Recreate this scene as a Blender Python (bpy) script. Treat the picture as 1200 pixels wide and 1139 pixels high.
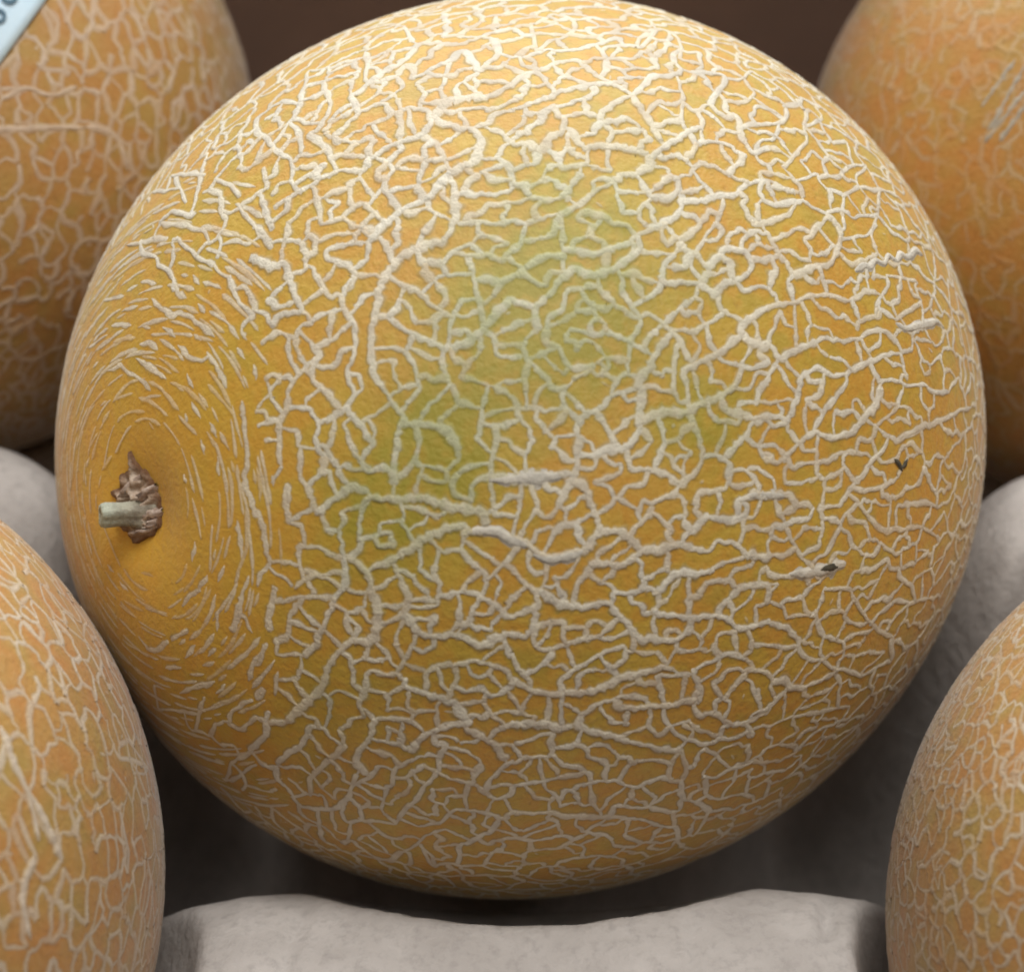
import bpy, bmesh, math, random
import numpy as np
from mathutils import Vector, kdtree

for o in list(bpy.data.objects):
    bpy.data.objects.remove(o)
SC = bpy.context.scene
COL = SC.collection
rng = np.random.default_rng(7)
random.seed(7)

# ------------------------------------------------------------------ camera
PITCH = math.radians(48)
CAM = np.array([-0.00214, -0.2593, 0.36])
F, CX, CY = 2400.0, 600.0, 569.5           # focal length and centre in photo pixels
cd = bpy.data.cameras.new('camera')
cam = bpy.data.objects.new('camera', cd)
COL.objects.link(cam)
cam.location = CAM
cam.rotation_euler = (math.pi / 2 - PITCH, 0, 0)
cd.sensor_width = 36
cd.lens = 72
cd.clip_start, cd.clip_end = 0.01, 50
cd.dof.use_dof = True
cd.dof.focus_distance = 0.325
cd.dof.aperture_fstop = 16.0
SC.camera = cam

# ------------------------------------------------------------------ light of the shop hall
W = bpy.data.worlds.new('World')
SC.world = W
W.use_nodes = True
W.node_tree.nodes['Background'].inputs[0].default_value = (0.93, 0.95, 1.0, 1)
W.node_tree.nodes['Background'].inputs[1].default_value = 0.035


def area(name, loc, target, size, power, col):
    l = bpy.data.lights.new(name, 'AREA')
    l.shape = 'RECTANGLE'
    l.size, l.size_y = size
    l.energy = power
    l.color = col
    o = bpy.data.objects.new(name, l)
    COL.objects.link(o)
    o.location = loc
    o.rotation_euler = (Vector(target) - Vector(loc)).to_track_quat('-Z', 'Y').to_euler()
    return o


area('ceiling_light_panel', (0.1, 0.0, 1.7), (0.05, 0, 0), (1.9, 1.5), 20, (1.0, 0.98, 0.95))
area('area_lamp', (0.16, 0.05, 1.6), (0, 0, 0), (0.5, 0.3), 11.5, (1.0, 0.98, 0.94))
area('area_lamp', (-0.1, 2.2, 1.35), (0, 0, 0.1), (2.8, 0.8), 82, (0.95, 0.98, 1.0))  # added out of view behind the box to give the melon top its sheen

SC.view_settings.view_transform = 'Standard'
SC.view_settings.look = 'None'
SC.view_settings.exposure = 0
SC.view_settings.gamma = 1
SC.cycles.use_denoising = True
SC.cycles.filter_width = 1.9
SC.cycles.max_bounces = 4
SC.cycles.use_adaptive_sampling = True
SC.cycles.adaptive_threshold = 0.02

# ------------------------------------------------------------------ helpers
RW = np.array([[1, 0, 0],
               [0, -math.sin(PITCH), -math.cos(PITCH)],
               [0, math.cos(PITCH), -math.sin(PITCH)]])   # world -> right, down, forward


def ray_dirs(px):
    px = np.atleast_2d(np.asarray(px, float))
    c = np.c_[(px[:, 0] - CX) / F, (px[:, 1] - CY) / F, np.ones(len(px))]
    return c @ RW


def unit(v):
    v = np.asarray(v, float)
    return v / np.linalg.norm(v, axis=-1, keepdims=True)


def tag(o, label=None, cat=None, group=None, kind=None):
    if label: o['label'] = label
    if cat: o['category'] = cat
    if group: o['group'] = group
    if kind: o['kind'] = kind
    return o


def mesh_obj(name, verts, faces, mat, parent=None, smooth=True, attrs=None):
    me = bpy.data.meshes.new(name)
    verts = np.asarray(verts, np.float32)
    if isinstance(faces, np.ndarray):
        n, k = faces.shape
        me.vertices.add(len(verts))
        me.vertices.foreach_set('co', verts.ravel())
        me.loops.add(n * k)
        me.loops.foreach_set('vertex_index', faces.astype(np.int32).ravel())
        me.polygons.add(n)
        me.polygons.foreach_set('loop_start', np.arange(0, n * k, k, dtype=np.int32))
        me.update(calc_edges=True)
    else:
        me.from_pydata([tuple(map(float, v)) for v in verts], [], faces)
    if smooth:
        me.polygons.foreach_set('use_smooth', np.ones(len(me.polygons), bool))
    for k, v in (attrs or {}).items():
        a = me.attributes.new(k, 'FLOAT', 'POINT')
        a.data.foreach_set('value', np.asarray(v, np.float32))
    me.materials.append(mat)
    o = bpy.data.objects.new(name, me)
    COL.objects.link(o)
    if parent: o.parent = parent
    return o


class NT:
    """small node-tree writer"""
    def __init__(self, name):
        self.m = bpy.data.materials.new(name)
        self.m.use_nodes = True
        self.t = self.m.node_tree
        self.b = self.t.nodes['Principled BSDF']

    def n(self, typ, **kw):
        nd = self.t.nodes.new(typ)
        for k, v in kw.items():
            if k.startswith('i_'):
                key = k[2:]
                nd.inputs[int(key) if key.isdigit() else key].default_value = v
            else:
                setattr(nd, k, v)
        return nd

    def l(self, a, b):
        self.t.links.new(a, b)

    def noise(self, scale, detail=3, rough=0.55, vec=None, dist=0.0):
        nd = self.n('ShaderNodeTexNoise')
        nd.inputs['Scale'].default_value = scale
        nd.inputs['Detail'].default_value = detail
        nd.inputs['Roughness'].default_value = rough
        nd.inputs['Distortion'].default_value = dist
        self.l(vec or self.obj(), nd.inputs['Vector'])
        return nd.outputs['Fac']

    def obj(self):
        if not hasattr(self, '_o'):
            self._o = self.n('ShaderNodeTexCoord').outputs['Object']
        return self._o

    def attr(self, name):
        return self.n('ShaderNodeAttribute', attribute_name=name).outputs['Fac']

    def ramp(self, fac, a, b):
        nd = self.n('ShaderNodeMapRange', interpolation_type='SMOOTHSTEP')
        nd.inputs[1].default_value = a
        nd.inputs[2].default_value = b
        self.l(fac, nd.inputs[0])
        return nd.outputs[0]

    def mix(self, fac, a, b, mode='MIX'):
        nd = self.n('ShaderNodeMix', data_type='RGBA', blend_type=mode)
        for s, v in ((0, fac), (6, a), (7, b)):
            if hasattr(v, 'is_output'):
                self.l(v, nd.inputs[s])
            elif s == 0:
                nd.inputs[s].default_value = v
            else:
                nd.inputs[s].default_value = (*v, 1)
        return nd.outputs[2]

    def math(self, op, a, b=0.0):
        nd = self.n('ShaderNodeMath', operation=op)
        for s, v in ((0, a), (1, b)):
            if hasattr(v, 'is_output'):
                self.l(v, nd.inputs[s])
            else:
                nd.inputs[s].default_value = v
        return nd.outputs[0]

    def bump(self, h, strength, dist):
        nd = self.n('ShaderNodeBump')
        nd.inputs['Strength'].default_value = strength
        nd.inputs['Distance'].default_value = dist
        self.l(h, nd.inputs['Height'])
        self.l(nd.outputs[0], self.b.inputs['Normal'])

    def col(self, c):
        if hasattr(c, 'is_output'):
            self.l(c, self.b.inputs['Base Color'])
        else:
            self.b.inputs['Base Color'].default_value = (*c, 1)


def vnoise(P, scale, seed, octaves=3, gain=0.55):
    """smooth value noise in 0..1 at points P"""
    out, amp, tot = np.zeros(len(P)), 1.0, 0.0
    for o in range(octaves):
        q = P * scale * 2 ** o + seed * 17.3 + 500
        i = np.floor(q).astype(np.int64)
        f = q - i
        f = f * f * (3 - 2 * f)
        v = 0
        for dx in (0, 1):
            for dy in (0, 1):
                for dz in (0, 1):
                    h = ((i[:, 0] + dx) * 73856093) ^ ((i[:, 1] + dy) * 19349663) ^ ((i[:, 2] + dz) * 83492791) ^ (seed * 2654435)
                    h = (h ^ (h >> 13)) * 1274126177 & 0xFFFFFFFF
                    h = (h ^ (h >> 16)) & 0xFFFF
                    w = (f[:, 0] if dx else 1 - f[:, 0]) * (f[:, 1] if dy else 1 - f[:, 1]) * (f[:, 2] if dz else 1 - f[:, 2])
                    v = v + w * h / 65535.0
        out += amp * v
        tot += amp
        amp *= gain
    return out / tot


def sstep(x, a, b):
    t = np.clip((x - a) / (b - a), 0, 1)
    return t * t * (3 - 2 * t)


def rind_material(name, yellow, orange, olive, cork, cork2, fine=1.0):
    t = NT(name)
    net, green, warm = t.attr('net'), t.attr('green'), t.attr('warm')
    tone, mott, oliv = t.attr('tone'), t.attr('mottle'), t.attr('olive')
    nf = t.noise(1000, 2, 0.65)
    skin = t.mix(tone, yellow, orange)
    skin = t.mix(t.math('MULTIPLY', oliv, 0.55), skin, olive)
    skin = t.mix(t.math('MULTIPLY', mott, 0.6), skin, tuple(c * f for c, f in zip(orange, (1.06, 0.9, 0.8))))
    skin = t.mix(t.math('MULTIPLY', t.ramp(nf, 0.42, 0.30), 0.4), skin, tuple(x * 0.66 for x in orange))
    skin = t.mix(warm, skin, (0.61, 0.34, 0.024))
    skin = t.mix(t.math('MULTIPLY', t.ramp(nf, 0.45, 0.68), 0.30 * fine), skin, tuple(c * f for c, f in zip(yellow, (1.12, 1.2, 2.0))))
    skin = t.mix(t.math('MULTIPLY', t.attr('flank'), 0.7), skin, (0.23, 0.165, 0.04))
    skin = t.mix(t.math('MULTIPLY', green, 0.9), skin, (0.285, 0.25, 0.018))
    c = t.mix(mott, cork, cork2)
    c = t.mix(t.math('MULTIPLY', t.ramp(nf, 0.42, 0.65), 0.35), c, tuple(x * 0.74 for x in cork))
    c = t.mix(t.math('MULTIPLY', green, 0.95), c, (0.40, 0.405, 0.225))
    t.col(t.mix(net, skin, c))
    t.l(t.math('ADD', 0.60, t.math('MULTIPLY', net, 0.2)), t.b.inputs['Roughness'])
    t.b.inputs['Specular IOR Level'].default_value = 0.6
    t.b.inputs['Sheen Weight'].default_value = 0.16
    t.b.inputs['Sheen Roughness'].default_value = 0.4
    t.b.inputs['Sheen Tint'].default_value = (0.85, 0.93, 1, 1)
    nb = t.math('ADD', nf, t.math('MULTIPLY', t.math('MULTIPLY', net, t.noise(2600, 2, 0.7)), 2.2))
    t.bump(nb, 0.32, 0.0006)
    return t.m


def simple(name, cols, scale, rough, bump=0.3, bscale=600, bdist=0.0004, spec=0.4):
    t = NT(name)
    t.col(t.mix(t.ramp(t.noise(scale, 4, 0.6), 0.35, 0.65), cols[0], cols[1]))
    t.b.inputs['Roughness'].default_value = rough
    t.b.inputs['Specular IOR Level'].default_value = spec
    t.bump(t.noise(bscale, 4, 0.65), bump, bdist)
    return t.m


# ------------------------------------------------------------------ melon bodies
class Body:
    """a slightly lumpy ellipsoid; directions are world-oriented unit vectors from its centre"""
    def __init__(self, c, axis, eq, pol, seed, lump=0.006):
        self.c = np.array(c, float)
        u = unit(axis)
        self.A = eq ** 2 * (np.eye(3) - np.outer(u, u)) + pol ** 2 * np.outer(u, u)
        self.Ai = np.linalg.inv(self.A)
        self.zb = math.sqrt(self.A[2, 2])
        self.rh = max(eq, pol)
        g = np.random.default_rng(seed)
        self.w = [(unit(g.normal(size=3)) * g.uniform(2, 5), g.uniform(0, 6.28), g.uniform(0.3, 1)) for _ in range(6)]
        self.lump = lump
        self.dents = []

    def rad(self, d):
        r = 1 / np.sqrt(np.einsum('...i,ij,...j->...', d, self.Ai, d))
        s = sum(a * np.sin(d @ k + p) for k, p, a in self.w) / 4
        r = r * (1 + self.lump * s)
        for ctr, sig, dep in self.dents:
            a2 = 2 - 2 * (d @ ctr)
            r = r - dep * np.exp(-a2 / (2 * sig ** 2))
        return r

    def pos(self, d, h=0.0):
        p = d * self.rad(d)[..., None]
        return p + unit(p @ self.Ai) * np.asarray(h)[..., None] if np.ndim(h) else p + unit(p @ self.Ai) * h

    def hit(self, px):
        """directions (from the centre) of the surface points seen at these photo pixels; nan where missed"""
        D = ray_dirs(px)
        o = CAM - self.c
        a = np.einsum('ni,ij,nj->n', D, self.Ai, D)
        b = 2 * (D @ self.Ai @ o)
        c = o @ self.Ai @ o - 1
        disc = b * b - 4 * a * c
        ok = disc > 0
        t = (-b - np.sqrt(np.where(ok, disc, 0))) / (2 * a)
        t = np.where(ok, t, -b / (2 * a))
        return unit(o + t[:, None] * D), ok

    def project(self, d):
        q = (self.pos(d) + self.c - CAM) @ RW.T
        return np.c_[CX + F * q[:, 0] / q[:, 2], CY + F * q[:, 1] / q[:, 2]]


def icosphere(sub):
    bm = bmesh.new()
    bmesh.ops.create_icosphere(bm, subdivisions=sub, radius=1)
    v = np.array([x.co[:] for x in bm.verts])
    f = np.array([[x.index for x in p.verts] for p in bm.faces])
    bm.free()
    return unit(v), f


ICO = {}


def ico(sub):
    if sub not in ICO: ICO[sub] = icosphere(sub)
    return ICO[sub]


def catmull(p, step):
    p = np.asarray(p, float)
    if len(p) == 2:
        p = np.array([p[0], (p[0] + p[1]) / 2, p[1]])
    q = np.vstack([2 * p[0] - p[1], p, 2 * p[-1] - p[-2]])
    out = []
    for i in range(1, len(q) - 2):
        n = max(2, int(np.linalg.norm(q[i + 1] - q[i]) / step) + 1)
        t = np.linspace(0, 1, n, endpoint=False)[:, None]
        a, b, c, d = q[i - 1], q[i], q[i + 1], q[i + 2]
        out.append(0.5 * (2 * b + (c - a) * t + (2 * a - 5 * b + 4 * c - d) * t ** 2 + (3 * b - a - 3 * c + d) * t ** 3))
    out.append(q[-2][None])
    return np.vstack(out)


def smooth_noise(n, g, k=3):
    a = g.normal(size=n + 2 * k)
    ker = np.hanning(2 * k + 1)
    ker /= np.linalg.norm(ker)
    return np.convolve(a, ker, 'valid')[:n]


# cross-section of a ridge: place, height, cork and dark flank (fine one for the big fruit, plain one for the others)
PROFILES = {
    'fine': (np.array([-1.8, -1.10, -0.86, -0.50, 0.50, 0.86, 1.10, 1.8]), np.array([-0.10, 0.12, 0.72, 1.0, 1.0, 0.72, 0.12, -0.10]),
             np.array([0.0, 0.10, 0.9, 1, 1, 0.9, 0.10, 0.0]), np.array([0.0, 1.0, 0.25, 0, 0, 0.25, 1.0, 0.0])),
    'plain': (np.array([-1.5, -0.80, 0.0, 0.80, 1.5]), np.array([-0.10, 0.70, 1.0, 0.70, -0.10]),
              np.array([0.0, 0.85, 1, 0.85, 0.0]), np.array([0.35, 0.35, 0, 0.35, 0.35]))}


class Net:
    """collects corky ridges lying on a body"""
    def __init__(self, body, seed, profile='fine'):
        self.b = body
        self.prof = PROFILES[profile]
        self.caps = profile == 'fine'
        self.v, self.f, self.m, self.d, self.e = [], [], [], [], []
        self.nv = 0
        self.g = np.random.default_rng(seed)

    def ridge(self, d, width, height, mask=1.0, taper=(0.7, 0.7), knob=0.15):
        """d: unit directions along the ridge; width and height in metres"""
        d = np.asarray(d)
        if len(d) < 2: return
        self.batch(d[None], np.array([width]), np.array([height]), np.array([mask]), taper, knob)

    def batch(self, D, W, H, M, taper=(0, 0), knob=0.15):
        """many ridges of the same point count at once: D is (ridges, points, 3)"""
        E, n, _ = D.shape
        p = self.b.pos(D)
        nrm = unit(p @ self.b.Ai)
        side = unit(np.cross(nrm, np.gradient(p, axis=1) + 1e-12))
        s = np.linspace(0, 1, n)
        L = np.maximum(1e-6, np.linalg.norm(np.diff(p, axis=1), axis=2).sum(1))
        tl = np.minimum(0.45, 1.5 * W / L)[:, None]
        e = np.ones((E, n))
        if taper[0]: e = e * np.clip(1 - taper[0] + taper[0] * s / tl, 0, 1)
        if taper[1]: e = e * np.clip(1 - taper[1] + taper[1] * (1 - s) / tl, 0, 1)

        def rough(a, k):
            z = self.g.normal(size=(E, n + 2))
            z = (z[:, :-2] + 1.6 * z[:, 1:-1] + z[:, 2:]) / 2.14
            return np.clip(1 + a * z * k, 0.62, 1.5)
        slow = 1 + 0.22 * np.sin(self.g.uniform(0, 6.28, (E, 1)) + s * self.g.uniform(2, 9, (E, 1)))
        wl = W[:, None] * 0.5 * e * slow * rough(knob, 1.3)
        wr = W[:, None] * 0.5 * e * slow * rough(knob, 1.3)
        h = H[:, None] * np.sqrt(e) * rough(knob, 1.0)
        if self.caps:                                  # rounded ends that dive into the skin
            t0, t1 = unit(p[:, 1] - p[:, 0] + 1e-12), unit(p[:, -1] - p[:, -2] + 1e-12)
            p = np.concatenate([p[:, :1] - t0[:, None] * wl[:, :1, None] * 0.8, p, p[:, -1:] + t1[:, None] * wr[:, -1:, None] * 0.8], 1)
            nrm = np.concatenate([nrm[:, :1], nrm, nrm[:, -1:]], 1)
            side = np.concatenate([side[:, :1], side, side[:, -1:]], 1)
            wl = np.concatenate([wl[:, :1] * 0.55, wl, wl[:, -1:] * 0.55], 1)
            wr = np.concatenate([wr[:, :1] * 0.55, wr, wr[:, -1:] * 0.55], 1)
            h = np.concatenate([-0.25 * h[:, :1], h, -0.25 * h[:, -1:]], 1)
            D = np.concatenate([D[:, :1], D, D[:, -1:]], 1)
            n += 2
        X, Hh, Mm, Ee = self.prof
        wx = np.where(X < 0, wl[..., None], wr[..., None]) * X
        P = p[:, :, None, :] + side[:, :, None, :] * wx[..., None] + nrm[:, :, None, :] * (h[..., None] * np.where(h[..., None] < 0, 1, Hh))[..., None]
        k = len(X)
        idx = self.nv + np.arange(E * n * k).reshape(E, n, k)
        f = np.stack([idx[:, :-1, :-1], idx[:, :-1, 1:], idx[:, 1:, 1:], idx[:, 1:, :-1]], -1).reshape(-1, 4)
        self.v.append(P.reshape(-1, 3))
        self.f.append(f)
        mm = M[:, None, None] * np.ones((E, n, 1))
        self.m.append((mm * Mm).ravel())
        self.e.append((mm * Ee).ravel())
        self.d.append(np.repeat(D.reshape(-1, 3), k, axis=0))
        self.nv += E * n * k

    def arrays(self):
        return np.vstack(self.v), np.vstack(self.f), np.concatenate(self.m), np.vstack(self.d)


def fib_sites(n, jitter, g):
    i = np.arange(n) + 0.5
    z = 1 - 2 * i / n
    ph = i * math.pi * (3 - math.sqrt(5))
    r = np.sqrt(1 - z * z)
    p = np.c_[r * np.cos(ph), r * np.sin(ph), z]
    sp = math.sqrt(4 * math.pi / n)
    return unit(p + g.normal(size=p.shape) * sp * jitter)


def cell_edges(n, jitter, g):
    """edges (pairs of unit directions) of irregular cells covering the sphere"""
    p = fib_sites(n, jitter, g)
    bm = bmesh.new()
    for q in p: bm.verts.new(q)
    bmesh.ops.convex_hull(bm, input=bm.verts[:], use_existing_faces=False)
    bmesh.ops.triangulate(bm, faces=bm.faces[:])
    bm.normal_update()
    cen = {}
    for f in bm.faces:
        nn = np.array(f.normal[:])
        if nn @ np.array(f.calc_center_median()[:]) < 0: nn = -nn
        cen[f.index if f.index >= 0 else id(f)] = nn
    bm.faces.index_update()
    cen = []
    for f in bm.faces:
        nn = np.array(f.normal[:])
        if nn @ np.array(f.calc_center_median()[:]) < 0: nn = -nn
        cen.append(nn)
    out = []
    for e in bm.edges:
        lf = e.link_faces
        if len(lf) == 2:
            out.append((cen[lf[0].index], cen[lf[1].index]))
    bm.free()
    return np.array(out)


def wiggle(a, b, g, amp, step):
    L = np.linalg.norm(b - a)
    n = max(3, int(L / step) + 1)
    t = np.linspace(0, 1, n)[:, None]
    p = a * (1 - t) + b * t
    s = unit(np.cross(a + b, b - a))
    env = np.sin(np.pi * t[:, 0])
    off = env * (g.normal() * amp * 0.9 + amp * 0.4 * smooth_noise(n, g, 4)) * L
    return unit(p + s[None] * off[:, None])


def tones(d, body):
    P = d * 0.083
    s = int(abs(body.c[0]) * 1000)
    return {'tone': sstep(vnoise(P, 120, s + 1), 0.36, 0.66), 'mottle': sstep(vnoise(P, 420, s + 2, 2), 0.42, 0.66),
            'olive': sstep(vnoise(P, 210, s + 3, 2), 0.50, 0.74)}


def finish_melon(body, net, name, label, mats, sub, green=None, warm=None):
    base = body.c - np.array([0, 0, body.zb])
    root = bpy.data.objects.new(name, None)
    COL.objects.link(root)
    root.location = base
    root.empty_display_size = 0.03
    tag(root, label, 'melon', 'netted melons in the tray')
    off = np.array([0, 0, body.zb])
    d, f = ico(sub)
    z = np.zeros(len(d))
    at = {'net': z, 'green': green(d) if green else z, 'warm': warm(d) if warm else z, **tones(d, body)}
    mesh_obj('rind', body.pos(d) + off, f, mats, root, attrs=at)
    v, f, m, dd = net.arrays()
    z = np.zeros(len(v))
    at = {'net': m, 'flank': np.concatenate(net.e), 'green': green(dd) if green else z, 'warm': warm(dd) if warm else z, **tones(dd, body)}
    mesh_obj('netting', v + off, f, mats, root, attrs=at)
    return root, off


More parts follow.
